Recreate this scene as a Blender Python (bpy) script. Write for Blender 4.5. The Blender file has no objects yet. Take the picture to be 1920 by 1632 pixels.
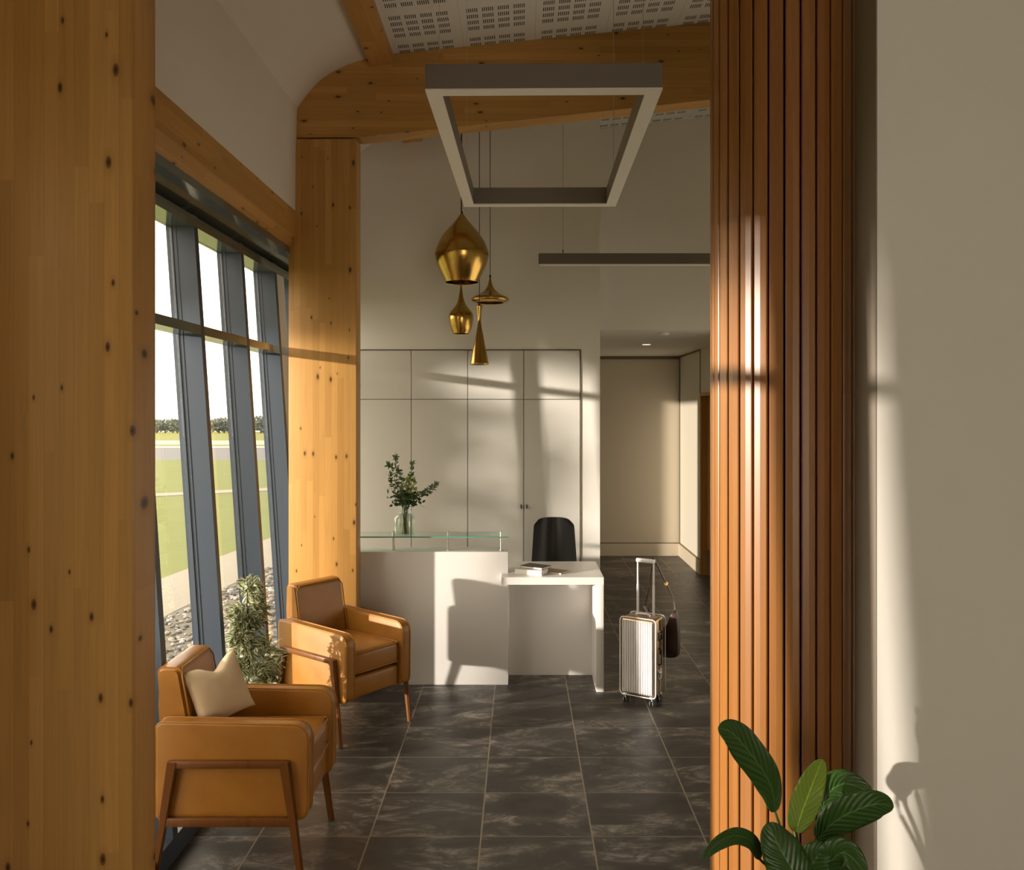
import bpy, bmesh, math, random
from mathutils import Vector, Matrix, noise
random.seed(7)
C = bpy.context.scene.collection
PI = math.pi
F = 1600.0; CX = 976.0; CY = 773.0; HZ = 1.9      # focal length in pixels, vanishing point, eye height
def W(px, py, d):
    return Vector(((px - CX) * d / F, d, HZ - (py - CY) * d / F))

# ------------------------------------------------------------------ materials
class G:
    def __init__(s, name):
        s.m = bpy.data.materials.new(name); s.m.use_nodes = True
        s.t = s.m.node_tree; s.t.nodes.clear()
        s.out = s.t.nodes.new('ShaderNodeOutputMaterial')
    def n(s, typ, ins=None, **kw):
        nd = s.t.nodes.new(typ)
        for k, v in kw.items(): setattr(nd, k, v)
        for k, v in (ins or {}).items(): s.set(nd.inputs[k], v)
        return nd
    def set(s, sock, v):
        if isinstance(v, bpy.types.NodeSocket): s.t.links.new(v, sock)
        elif isinstance(v, (tuple, list)) and len(v) == 3 and sock.type == 'RGBA': sock.default_value = (*v, 1)
        else: sock.default_value = v
    def m_(s, op, a, b=0.0, c=0.0):
        nd = s.n('ShaderNodeMath', operation=op)
        s.set(nd.inputs[0], a); s.set(nd.inputs[1], b)
        if op in ('MULTIPLY_ADD', 'SMOOTH_MIN', 'COMPARE'): s.set(nd.inputs[2], c)
        return nd.outputs[0]
    def coord(s, kind='Object'):
        return s.n('ShaderNodeTexCoord').outputs[kind]
    def xyz(s, v):
        nd = s.n('ShaderNodeSeparateXYZ', {0: v}); return nd.outputs[0], nd.outputs[1], nd.outputs[2]
    def comb(s, x, y, z):
        return s.n('ShaderNodeCombineXYZ', {0: x, 1: y, 2: z}).outputs[0]
    def noise(s, v, scale=5, detail=3, rough=.5, dist=0.0):
        return s.n('ShaderNodeTexNoise', {'Vector': v, 'Scale': scale, 'Detail': detail, 'Roughness': rough, 'Distortion': dist}).outputs['Fac']
    def ramp(s, f, stops):
        nd = s.n('ShaderNodeValToRGB', {0: f}); cr = nd.color_ramp
        while len(cr.elements) < len(stops): cr.elements.new(0.5)
        for e, (p, c) in zip(cr.elements, stops):
            e.position = p; e.color = (*c, 1) if len(c) == 3 else c
        return nd.outputs[0]
    def mix(s, f, a, b, mode='MIX'):
        nd = s.n('ShaderNodeMix', data_type='RGBA', blend_type=mode)
        s.set(nd.inputs['Factor'], f); s.set(nd.inputs[6], a); s.set(nd.inputs[7], b)
        return nd.outputs[2]
    def bump(s, h, strength=.2, dist=.01):
        return s.n('ShaderNodeBump', {'Height': h, 'Strength': strength, 'Distance': dist}).outputs[0]
    def bsdf(s, col, rough=.5, metal=0.0, normal=None, **kw):
        b = s.n('ShaderNodeBsdfPrincipled', {'Base Color': col, 'Roughness': rough, 'Metallic': metal})
        if normal is not None: s.set(b.inputs['Normal'], normal)
        for k, v in kw.items(): s.set(b.inputs[k.replace('_', ' ')], v)
        s.t.links.new(b.outputs[0], s.out.inputs[0]); return s.m

def flat(name, col, rough=.5, metal=0.0, bump=0.0, scale=60, vary=0.0, **kw):
    g = G(name); c = g.coord(); nrm = None; cc = col
    if bump: nrm = g.bump(g.noise(c, scale, 3), bump, .003)
    if vary:
        f = g.noise(c, 2.2, 3)
        cc = g.mix(f, tuple(x * (1 - vary) for x in col), tuple(min(1, x * (1 + vary)) for x in col))
    return g.bsdf(cc, rough, metal, nrm, **kw)

def timber(name, grain='z', lam=.041, cols=((.54, .27, .064), (.70, .41, .14)), knots=True, rough=.42, across=None, tone=1.0):
    """laminated pine: lamella strips across the grain, fine streaks along it, dark knots"""
    g = G(name); x, y, z = g.xyz(g.coord())
    if grain == 'z': u, w, v = x, y, z
    elif grain == 'x': u, w, v = z, y, x
    else: u, w, v = z, x, y
    side = g.m_('MULTIPLY', w, .33)
    us = g.m_('ADD', u, side)
    idx = g.m_('FLOOR', g.m_('DIVIDE', us, lam))
    wn = g.n('ShaderNodeTexWhiteNoise', {'W': idx}, noise_dimensions='1D').outputs['Value']
    # finger-jointed lengths inside each lamella
    seg = g.m_('FLOOR', g.m_('ADD', g.m_('DIVIDE', v, 1.15), g.m_('MULTIPLY', wn, 7.3)))
    wn2 = g.n('ShaderNodeTexWhiteNoise', {'Vector': g.comb(idx, seg, 3.0)}, noise_dimensions='3D').outputs['Value']
    st = g.noise(g.comb(g.m_('MULTIPLY', us, 55), g.m_('MULTIPLY', wn2, 40), g.m_('MULTIPLY', v, 1.6)), 1.0, 5, .6, .6)
    st2 = g.noise(g.comb(g.m_('MULTIPLY', us, 240), g.m_('MULTIPLY', wn2, 20), g.m_('MULTIPLY', v, 3)), 1.0, 2, .5)
    base = g.mix(st, cols[0], cols[1])
    base = g.mix(g.m_('MULTIPLY', wn2, .50), base, tuple(c * .60 for c in cols[0]))
    base = g.mix(g.m_('MULTIPLY', g.ramp(st, [(.46, (0, 0, 0)), (.62, (1, 1, 1))]), .28), base, tuple(c * .50 for c in cols[0]))
    base = g.mix(g.m_('MULTIPLY', st2, .34), base, tuple(c * .55 for c in cols[0]))
    fr = g.m_('FRACT', g.m_('DIVIDE', us, lam))
    line = g.m_('LESS_THAN', fr, .035)
    base = g.mix(g.m_('MULTIPLY', line, .30), base, tuple(c * .35 for c in cols[0]))
    if knots:
        kv = g.comb(g.m_('MULTIPLY', us, 9.0), g.m_('MULTIPLY', v, 4.2), 0.0)
        vo = g.n('ShaderNodeTexVoronoi', {'Vector': kv, 'Scale': 1.0, 'Randomness': 1.0}, voronoi_dimensions='2D')
        pick = g.xyz(vo.outputs['Color'])
        rad = g.m_('MULTIPLY', g.m_('GREATER_THAN', pick[0], .32), g.m_('MULTIPLY_ADD', g.m_('POWER', pick[1], 2.0), .062, .030))
        k = g.m_('SUBTRACT', 1.0, g.m_('DIVIDE', vo.outputs['Distance'], g.m_('ADD', rad, .0001)))
        core = g.m_('MULTIPLY', g.m_('GREATER_THAN', k, 0), g.m_('MULTIPLY_ADD', k, .7, .45))
        core.node.use_clamp = True
        halo = g.m_('SUBTRACT', 1.0, g.m_('DIVIDE', vo.outputs['Distance'], g.m_('ADD', g.m_('MULTIPLY', rad, 2.6), .0001)))
        halo = g.m_('MAXIMUM', halo, 0.0)
        base = g.mix(g.m_('MULTIPLY', halo, .5), base, tuple(c * .42 for c in cols[0]))
        base = g.mix(core, base, (.055, .016, .004))
    nrm = g.bump(g.m_('ADD', st, g.m_('MULTIPLY', line, -.6)), .08, .002)
    if tone != 1.0: base = g.mix(1.0, base, (tone, tone, tone), 'MULTIPLY')
    return g.bsdf(base, rough, 0, nrm, Specular_IOR_Level=.35)

def slat_mat():
    g = G('stained slat timber')
    r = g.n('ShaderNodeNewGeometry').outputs['Random Per Island']
    x, y, z = g.xyz(g.coord())
    off = g.m_('MULTIPLY', r, 31.0)
    rings = g.noise(g.comb(g.m_('ADD', g.m_('MULTIPLY', x, 26), off), g.m_('MULTIPLY', y, 26), g.m_('MULTIPLY', z, .8)), 1.0, 5, .62, 1.1)
    fine = g.noise(g.comb(g.m_('ADD', g.m_('MULTIPLY', x, 180), off), g.m_('MULTIPLY', y, 180), g.m_('MULTIPLY', z, 3.5)), 1.0, 3, .6)
    c = g.mix(rings, (.20, .075, .015), (.47, .205, .050))
    c = g.mix(g.m_('MULTIPLY', r, .45), c, (.17, .065, .015))
    c = g.mix(g.m_('MULTIPLY', fine, .35), c, (.13, .045, .009))
    return g.bsdf(c, .34, 0, g.bump(fine, .05, .001), Specular_IOR_Level=.5)

def tile_mat():
    g = G('slate look floor tile'); p = g.coord(); x, y, z = g.xyz(p)
    tx, ty = .498, .4385
    u = g.m_('DIVIDE', g.m_('SUBTRACT', x, -.177), tx); v = g.m_('DIVIDE', g.m_('SUBTRACT', y, 3.819), ty)
    fu, fv = g.m_('FRACT', u), g.m_('FRACT', v)
    rnd = g.n('ShaderNodeTexWhiteNoise', {'Vector': g.comb(g.m_('FLOOR', u), g.m_('FLOOR', v), 1.0)}, noise_dimensions='3D')
    rr = g.xyz(rnd.outputs['Color'])
    q = g.comb(g.m_('ADD', g.m_('MULTIPLY', x, 1.7), g.m_('MULTIPLY', rr[0], 17)), g.m_('ADD', g.m_('MULTIPLY', y, 3.2), g.m_('MULTIPLY', rr[1], 13)), g.m_('MULTIPLY', rr[2], 9))
    cloud = g.noise(q, 1.15, 6, .60, 1.2)
    vein = g.noise(q, 2.6, 9, .75, 2.6)
    streak = g.noise(g.comb(g.m_('MULTIPLY', x, 5), g.m_('ADD', g.m_('MULTIPLY', y, 42), g.m_('MULTIPLY', rr[0], 30)), rr[1]), 1.0, 4, .7, .8)
    c = g.ramp(cloud, [(.30, (.032, .029, .026)), (.50, (.056, .050, .044)), (.70, (.105, .094, .082))])
    vf = g.m_('MULTIPLY', g.ramp(vein, [(.46, (0, 0, 0)), (.60, (1, 1, 1))]), g.ramp(cloud, [(.47, (0, 0, 0)), (.64, (1, 1, 1))]))
    c = g.mix(g.m_('MULTIPLY', vf, g.m_('MULTIPLY_ADD', streak, 1.0, .15)), c, (.44, .405, .36))
    c = g.mix(g.m_('MULTIPLY', rr[2], .3), c, (.03, .026, .022))
    gx = g.m_('LESS_THAN', g.m_('ABSOLUTE', g.m_('SUBTRACT', fu, .5)), .5 - .0035 / tx)
    gy = g.m_('LESS_THAN', g.m_('ABSOLUTE', g.m_('SUBTRACT', fv, .5)), .5 - .0022 / ty)
    tile = g.m_('MULTIPLY', gx, gy)
    c = g.mix(tile, (.25, .21, .16), c)
    h = g.m_('ADD', g.m_('MULTIPLY', tile, .5), g.m_('MULTIPLY', vein, .35))
    rough = g.m_('MULTIPLY_ADD', vein, .25, .30)
    return g.bsdf(c, rough, 0, g.bump(h, .2, .004), Specular_IOR_Level=.42)

def ceiling_mat():
    """white acoustic board with blocks of short slots"""
    g = G('slotted acoustic board'); x, y, z = g.xyz(g.coord())
    u = g.m_('DIVIDE', g.m_('ADD', x, .80 + 4.7), .47)
    pu = g.m_('FLOOR', u); fu = g.m_('MULTIPLY', g.m_('FRACT', u), .47)
    blk = g.m_('DIVIDE', fu, .096); fb = g.m_('MULTIPLY', g.m_('FRACT', blk), .096)
    inb = g.m_('MULTIPLY', g.m_('LESS_THAN', blk, 3.98), g.m_('LESS_THAN', fb, .073))
    sl = g.m_('LESS_THAN', g.m_('FRACT', g.m_('DIVIDE', fb, .0122)), .48)
    v = g.m_('DIVIDE', g.m_('SUBTRACT', 5.45 + 8, y), .08)
    vm = g.m_('MODULO', g.m_('FLOOR', v), 5.0)
    rows = g.m_('MULTIPLY', g.m_('LESS_THAN', vm, 3.5), g.m_('LESS_THAN', g.m_('FRACT', v), .62))
    slot = g.m_('MULTIPLY', g.m_('MULTIPLY', inb, sl), rows)
    right = g.m_('GREATER_THAN', x, -.80)
    slot = g.m_('MULTIPLY', slot, right)
    seam = g.m_('MULTIPLY', g.m_('LESS_THAN', g.m_('ABSOLUTE', g.m_('SUBTRACT', fu, .425)), .0012), right)
    c = g.mix(slot, (.68, .66, .62), (.03, .025, .02))
    c = g.mix(g.m_('MULTIPLY', seam, .45), c, (.15, .12, .1))
    return g.bsdf(c, .8, 0, g.bump(g.m_('SUBTRACT', 1.0, slot), .3, .004))

def leather_mat():
    g = G('tan leather'); p = g.coord()
    n1 = g.noise(p, 9, 4, .55); n2 = g.noise(p, 260, 2, .5)
    c = g.mix(n1, (.27, .105, .012), (.41, .180, .024))
    return g.bsdf(c, g.m_('MULTIPLY_ADD', n1, .16, .30), 0, g.bump(g.m_('ADD', n2, g.m_('MULTIPLY', n1, 2)), .12, .002), Specular_IOR_Level=.5, Coat_Weight=.12, Coat_Roughness=.25)

def glass_mat(name, tint=(1, 1, 1), ior=1.45, refl=1.0):
    """thin clear pane: light passes, a fresnel share is mirrored"""
    g = G(name)
    tr = g.n('ShaderNodeBsdfTransparent', {'Color': tint}); gl = g.n('ShaderNodeBsdfGlossy', {'Color': (1, 1, 1), 'Roughness': .01})
    bf = g.n('ShaderNodeNewGeometry').outputs['Backfacing']      # both faces of a thin pane mirror alike
    fr = g.n('ShaderNodeFresnel', {'IOR': g.m_('MULTIPLY_ADD', bf, 1 / ior - ior, ior)}).outputs[0]
    mx = g.n('ShaderNodeMixShader', {0: g.m_('MULTIPLY', fr, refl), 1: tr.outputs[0], 2: gl.outputs[0]})
    g.t.links.new(mx.outputs[0], g.out.inputs[0]); return g.m

def leaf_mat(name, a, b, edge=None, trans=.25, rough=.4, veins=False):
    g = G(name); r = g.n('ShaderNodeNewGeometry').outputs['Random Per Island']
    c = g.mix(r, a, b)
    uv = g.coord('UV'); u, v, _ = g.xyz(uv)
    if edge is not None:
        au = g.m_('ABSOLUTE', g.m_('SUBTRACT', u, .5))
        n = g.noise(g.comb(g.m_('MULTIPLY', u, 5), g.m_('MULTIPLY', v, 3), g.m_('MULTIPLY', r, 20)), 1.0, 3)
        f = g.m_('GREATER_THAN', g.m_('ADD', au, g.m_('MULTIPLY', g.m_('SUBTRACT', n, .5), .5)), .24)
        c = g.mix(f, c, edge)
    nrm = None
    if veins:
        au = g.m_('ABSOLUTE', g.m_('SUBTRACT', u, .5))
        ph = g.m_('SINE', g.m_('MULTIPLY', g.m_('SUBTRACT', v, g.m_('MULTIPLY', au, .55)), 70))
        c = g.mix(g.m_('MULTIPLY', g.m_('GREATER_THAN', ph, .55), .22), c, tuple(min(1, x * 1.7 + .01) for x in b))
        c = g.mix(g.m_('LESS_THAN', au, .022), c, tuple(min(1, x * 2.0 + .02) for x in b))
        nrm = g.bump(ph, .35, .003)
    d = g.n('ShaderNodeBsdfPrincipled', {'Base Color': c, 'Roughness': rough})
    if nrm is not None: g.set(d.inputs['Normal'], nrm)
    t = g.n('ShaderNodeBsdfTranslucent', {'Color': c})
    mx = g.n('ShaderNodeMixShader', {0: trans, 1: d.outputs[0], 2: t.outputs[0]})
    g.t.links.new(mx.outputs[0], g.out.inputs[0]); return g.m

def ground_mat(name, a, b, scale=1.2, rough=.95):
    g = G(name); p = g.coord()
    n1 = g.noise(p, scale, 6, .7); n2 = g.noise(p, scale * 14, 3, .6)
    c = g.mix(g.m_('MULTIPLY_ADD', n2, .4, g.m_('MULTIPLY', n1, .6)), a, b)
    return g.bsdf(c, rough, 0, g.bump(n2, .3, .02), Specular_IOR_Level=.15)

def brass_mat(name, rough=.20):
    g = G(name); x, y, z = g.xyz(g.coord())
    ln = g.noise(g.comb(g.m_('MULTIPLY', x, 6), g.m_('MULTIPLY', y, 6), g.m_('MULTIPLY', z, 420)), 1.0, 3, .6)
    b = g.bsdf(g.mix(ln, (.48, .30, .075), (.60, .39, .11)), rough, 1.0, None, Anisotropic=.5)
    return b

M = dict(
    timber=timber('laminated pine upright', 'z'),
    timber_x=timber('laminated pine rafter', 'x', lam=.045),
    timber_y=timber('laminated pine beam', 'y', lam=.045),
    door=timber('oak veneer door', 'z', lam=.2, knots=False, cols=((.62, .33, .09), (.74, .42, .14))),
    chairwood=timber('oiled walnut frame', 'z', lam=.5, knots=False, cols=((.16, .055, .011), (.26, .10, .021)), rough=.35),
    slat=slat_mat(), tile=tile_mat(), ceil=ceiling_mat(), leather=leather_mat(),
    plaster=flat('warm white plaster', (.74, .69, .61), .85, bump=.05, scale=160, vary=.02),
    wallpaint=flat('off white wall paint', (.80, .775, .72), .8, bump=.04, scale=200, vary=.015),
    cabinet=flat('pale grey cabinet lacquer', (.66, .645, .60), .42),
    gap=flat('shadow gap bronze trim', (.20, .165, .11), .6),
    taupe=flat('taupe wall end shade', (.22, .185, .15), .7), white=flat('white satin laminate', (.80, .78, .755), .33),
    skirting=flat('cream skirting', (.70, .64, .54), .6),
    frame=flat('slate blue powder coated aluminium', (.036, .052, .078), .42),
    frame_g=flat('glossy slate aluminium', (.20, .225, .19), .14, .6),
    lum=flat('grey luminaire body', (.17, .145, .12), .45),
    diff=flat('opal diffuser, unlit', (.80, .77, .72), .4),
    brass=brass_mat('spun brass'), brass_in=flat('brass inner face', (.22, .12, .03), .5, .8),
    black=flat('black leatherette', (.012, .010, .010), .38, bump=.08),
    cord=flat('black cord', (.02, .018, .015), .6), steelwire=flat('steel wire', (.55, .5, .42), .35, .9),
    steel=flat('brushed steel', (.55, .53, .50), .28, 1.0), chrome=flat('polished metal', (.75, .75, .75), .12, 1.0),
    alu=flat('silver ribbed aluminium', (.86, .85, .86), .38, .15), alu_side=flat('bronze tinted aluminium side', (.50, .36, .22), .3, .8),
    rubber=flat('dark rubber', (.03, .03, .03), .55),
    bagleather=flat('dark brown leather', (.050, .022, .014), .42, bump=.1), gold=flat('brass ring', (.8, .55, .2), .25, 1.0),
    pillow=flat('cream canvas', (.66, .52, .34), .9, bump=.25, scale=300),
    glass=glass_mat('clear window glass'), tinted=glass_mat('tinted window glass', (.68, .66, .62)), shelfglass=glass_mat('greenish shelf glass', (.80, .93, .88), 1.6),
    vaseglass=glass_mat('clear vase glass', (.94, .97, .95), 1.5, 1.5), water=glass_mat('water in vase', (.93, .96, .93), 1.33),
    glassedge=flat('green glass edge', (.10, .28, .22), .15),
    leaf=leaf_mat('glossy green leaf', (.028, .075, .014), (.045, .115, .020), veins=True, rough=.28, trans=.12),
    leaf_sunlit=leaf_mat('light green young leaf', (.30, .44, .05), (.34, .50, .07), veins=True, rough=.35, trans=.35),  # light green leaf, colour raised to carry the sun on it
    ficus=leaf_mat('variegated leaf', (.10, .17, .06), (.19, .24, .10), edge=(.72, .70, .50), trans=.25),
    euca=leaf_mat('dusty green leaf', (.10, .16, .075), (.20, .27, .13), trans=.2),
    bloom=leaf_mat('pale green petal', (.30, .38, .09), (.48, .52, .20), trans=.25),
    bark=flat('brown bark', (.10, .06, .035), .9, bump=.4), stem=flat('green stem', (.06, .11, .03), .6),
    pot=flat('matt white planter', (.70, .68, .64), .6), soil=flat('dark potting soil', (.03, .02, .015), .95, bump=.6),
    paper=flat('book paper', (.85, .83, .79), .8), cover_dark=flat('dark book cover', (.06, .055, .07), .45),
    cover_tan=flat('tan book cover', (.35, .22, .12), .5), cover_white=flat('white book cover', (.82, .81, .80), .45),
    lawn=ground_mat('mown lawn', (.11, .135, .042), (.18, .195, .075), .7), path=ground_mat('pale paving', (.23, .215, .18), (.30, .28, .24), 2),
    road=ground_mat('grey asphalt', (.13, .135, .14), (.17, .175, .18), .6), drygrass=ground_mat('yellow green far grass', (.14, .16, .035), (.20, .20, .06), .05),  # far grass is a yellower green than the lawn
    whiteline=flat('white ground paint', (.45, .43, .38), .9), concrete=ground_mat('pale concrete strip', (.30, .29, .26), (.36, .34, .30), .3),
    gravelbed=ground_mat('gravel bed', (.10, .095, .085), (.26, .24, .20), 9), stone=None,
    far=leaf_mat('haze paled far foliage', (.15, .17, .13), (.19, .20, .16), trans=.1, rough=.9),  # pale base colour carries the haze over the far trees
    treefol=leaf_mat('tree foliage', (.035, .07, .015), (.06, .10, .025), trans=.2, rough=.6),
    lampglow=None, render=flat('outer render', (.6, .58, .54), .9),
)
g = G('gravel stones'); r = g.n('ShaderNodeNewGeometry').outputs['Random Per Island']
M['stone'] = g.bsdf(g.ramp(r, [(0, (.06, .065, .07)), (.4, (.17, .165, .155)), (.75, (.30, .26, .21)), (1, (.42, .41, .40))]), .8)
g = G('lit downlight lens'); e = g.n('ShaderNodeEmission', {'Color': (1, .86, .66), 'Strength': 1.3}); g.t.links.new(e.outputs[0], g.out.inputs[0]); M['lampglow'] = g.m

# ------------------------------------------------------------------ geometry helpers
def mesh_obj(name, bm, mat, parent=None, smooth=False, loc=None):
    me = bpy.data.meshes.new(name)
    if smooth is True:
        for f in bm.faces: f.smooth = True
    elif smooth:
        bm.normal_update()
        for f in bm.faces: f.smooth = True
        for ed in bm.edges:
            if len(ed.link_faces) == 2 and ed.calc_face_angle(0) > smooth: ed.smooth = False
    bm.to_mesh(me); bm.free()
    for m in (mat if isinstance(mat, (list, tuple)) else [mat]): me.materials.append(m)
    o = bpy.data.objects.new(name, me); C.objects.link(o)
    if parent is not None: o.parent = parent
    if loc is not None: o.location = loc
    return o
def tag(o, label, cat, group=None, kind=None):
    o['label'] = label; o['category'] = cat
    if group: o['group'] = group
    if kind: o['kind'] = kind
    return o
def thing(name, label, cat, loc=(0, 0, 0), rz=0, group=None, kind=None):
    o = bpy.data.objects.new(name, None); C.objects.link(o); o.location = loc; o.rotation_euler = (0, 0, rz)
    o.empty_display_size = .1
    return tag(o, label, cat, group, kind)
def struct(o, label=None, cat=None):
    o['kind'] = 'structure'
    if label: o['label'] = label
    if cat: o['category'] = cat
    return o
def box(bm, x0, x1, y0, y1, z0, z1, bev=0.0, seg=2, mi=0):
    vs = [bm.verts.new(p) for p in ((x0, y0, z0), (x1, y0, z0), (x1, y1, z0), (x0, y1, z0), (x0, y0, z1), (x1, y0, z1), (x1, y1, z1), (x0, y1, z1))]
    fs = [bm.faces.new([vs[i] for i in q]) for q in ((0, 3, 2, 1), (4, 5, 6, 7), (0, 1, 5, 4), (1, 2, 6, 5), (2, 3, 7, 6), (3, 0, 4, 7))]
    for f in fs: f.material_index = mi
    if bev:
        es = list({e for f in fs for e in f.edges})
        r = bmesh.ops.bevel(bm, geom=es, offset=bev, segments=seg, profile=.5, affect='EDGES')
        for f in r['faces']: f.material_index = mi
    return vs
def bx(name, x0, x1, y0, y1, z0, z1, mat, parent=None, bev=0.0, seg=2):
    bm = bmesh.new(); box(bm, x0, x1, y0, y1, z0, z1, bev, seg)
    return mesh_obj(name, bm, mat, parent, smooth=.6 if bev else False)
def prism(bm, pts, axis, a0, a1):
    """closed outline pts (2-D) swept along axis from a0 to a1; 'y': pts are (x,z); 'x': (y,z); 'z': (x,y)"""
    def P(p, a):
        return (p[0], a, p[1]) if axis == 'y' else (a, p[0], p[1]) if axis == 'x' else (p[0], p[1], a)
    A = [bm.verts.new(P(p, a0)) for p in pts]; B = [bm.verts.new(P(p, a1)) for p in pts]
    n = len(pts)
    bm.faces.new(A[::-1]); bm.faces.new(B)
    for i in range(n): bm.faces.new((A[i], A[(i + 1) % n], B[(i + 1) % n], B[i]))
    bmesh.ops.recalc_face_normals(bm, faces=bm.faces[:])
def frames(pts):
    out = []; up = None
    for i in range(len(pts)):
        t = (pts[min(i + 1, len(pts) - 1)] - pts[max(i - 1, 0)]).normalized()
        if up is None:
            up = Vector((0, 0, 1)) if abs(t.z) < .9 else Vector((1, 0, 0))
        s = t.cross(up).normalized(); up = s.cross(t).normalized()
        out.append((s, up))
    return out
def tube(bm, pts, r, n=8, closed=False, caps=True):
    pts = [Vector(p) for p in pts]; rs = r if isinstance(r, (list, tuple)) else [r] * len(pts)
    rings = []
    for p, (s, u), rr in zip(pts, frames(pts), rs):
        rings.append([bm.verts.new(p + (s * math.cos(2 * PI * k / n) + u * math.sin(2 * PI * k / n)) * rr) for k in range(n)])
    m = len(rings)
    for i in range(m if closed else m - 1):
        a, b = rings[i], rings[(i + 1) % m]
        for k in range(n): bm.faces.new((a[k], a[(k + 1) % n], b[(k + 1) % n], b[k]))
    if caps and not closed: bm.faces.new(rings[0][::-1]); bm.faces.new(rings[-1])
def lathe(bm, prof, n=48, thick=0.0, cx=0, cy=0):
    """prof: list of (r, z) from top to bottom; thick adds an inner skin"""
    def ring(r, z): return [bm.verts.new((cx + r * math.cos(2 * PI * k / n), cy + r * math.sin(2 * PI * k / n), z)) for k in range(n)]
    R = [ring(max(r, .0005), z) for r, z in prof]
    if thick: R += [ring(max(r - thick, .0004), z - (thick * .6 if i else thick)) for i, (r, z) in reversed(list(enumerate(prof)))]
    for a, b in zip(R, R[1:]):
        for k in range(n): bm.faces.new((a[k], b[k], b[(k + 1) % n], a[(k + 1) % n]))
    if not thick or True:
        bm.faces.new(R[0]); bm.faces.new(R[-1][::-1])
    bmesh.ops.recalc_face_normals(bm, faces=bm.faces[:])
def smooth_curve(pts, k=6):
    """Catmull-Rom through 2-D or 3-D points"""
    P = [Vector(p) for p in pts]; out = []
    for i in range(len(P) - 1):
        p0, p1, p2, p3 = P[max(i - 1, 0)], P[i], P[i + 1], P[min(i + 2, len(P) - 1)]
        for j in range(k):
            t = j / k
            out.append(.5 * ((2 * p1) + (p2 - p0) * t + (2 * p0 - 5 * p1 + 4 * p2 - p3) * t * t + (3 * p1 - p0 - 3 * p2 + p3) * t ** 3))
    out.append(P[-1]); return out
def round_outline(pts, rads, k=5):
    out = []; n = len(pts)
    for i in range(n):
        p = Vector(pts[i]); a = Vector(pts[i - 1]); b = Vector(pts[(i + 1) % n]); r = rads[i]
        if r <= 0: out.append(tuple(p)); continue
        u = (a - p).normalized(); v = (b - p).normalized(); ang = u.angle(v); d = r / math.tan(ang / 2)
        s, e2 = p + u * d, p + v * d
        for j in range(k + 1):
            t = j / k; out.append(tuple((1 - t) ** 2 * s + 2 * t * (1 - t) * p + t * t * e2))
    return out

# ------------------------------------------------------------------ camera, sun, sky
cam = bpy.data.cameras.new('camera'); co = bpy.data.objects.new('camera', cam); C.objects.link(co)
co.location = (0, 0, HZ); co.rotation_euler = (PI / 2, 0, 0)
cam.sensor_fit = 'HORIZONTAL'; cam.sensor_width = 36; cam.lens = 36 * F / 1920
cam.shift_x = (960 - CX) / 1920; cam.shift_y = -(816 - CY) / 1920
cam.clip_start = .05; cam.clip_end = 2000
bpy.context.scene.camera = co
sun = bpy.data.lights.new('sun', 'SUN'); so = bpy.data.objects.new('sun', sun); C.objects.link(so)
SUN = Vector((1, .52, -.125))
so.rotation_euler = SUN.to_track_quat('-Z', 'Y').to_euler(); so.location = (-20, -8, 6)
sun.energy = 6.9; sun.color = (1, .89, .76); sun.angle = math.radians(1.1)
w = bpy.data.worlds.new('sky'); bpy.context.scene.world = w; w.use_nodes = True
nt = w.node_tree; bg = nt.nodes['Background']
bg.inputs[0].default_value = (1.0, .87, .68, 1); bg.inputs[1].default_value = 3.7
sc = bpy.context.scene
sc.view_settings.view_transform = 'Standard'; sc.view_settings.look = 'None'
sc.view_settings.exposure = 0.32; sc.view_settings.gamma = 1.0; sc.view_settings.use_curve_mapping = False
sc.cycles.max_bounces = 14; sc.cycles.diffuse_bounces = 7; sc.cycles.glossy_bounces = 5
sc.cycles.transparent_max_bounces = 24; sc.cycles.use_denoising = True
sc.cycles.sample_clamp_indirect = 6; sc.cycles.caustics_reflective = False

# ------------------------------------------------------------------ shell
FL = bx('floor', -1.86, 3.2, -4.2, 11.45, -.12, 0, M['tile']); struct(FL)
def ceil_z(x): return 4.27 + .1 * (x + 1.01)
curve = [(-1.487, 3.925), (-1.415, 4.02), (-1.347, 4.097), (-1.26, 4.16), (-1.145, 4.215), (-1.01, 4.258)]
inner = [(-1.50, 3.24), (-1.497, 3.6)] + [tuple(p) for p in smooth_curve([Vector(c) for c in curve], 4)] + [(-.83, 4.288), (3.2, ceil_z(3.2))]
# plaster cove + sloping soffit, one thick sweep along the building
k = next(i for i, p in enumerate(inner) if p[0] > -.9)
bm = bmesh.new(); cov = inner[:k] + [(-.83, 4.288)]
prism(bm, cov + [(-.83, 4.45), (-1.30, 4.45), (-1.66, 4.2), (-1.66, 3.24)], 'y', -4.2, 7.2)
struct(mesh_obj('wall_left_upper', bm, M['plaster'], smooth=.5), 'curved white plaster upper wall above the window beam', 'wall')
bm = bmesh.new(); prism(bm, [(-.83, 4.288), (3.2, ceil_z(3.2)), (3.2, ceil_z(3.2) + .15), (-.83, 4.45)], 'y', -4.2, 7.66)
struct(mesh_obj('ceiling', bm, M['ceil']), 'sloping ceiling of slotted acoustic board', 'ceiling')
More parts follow.
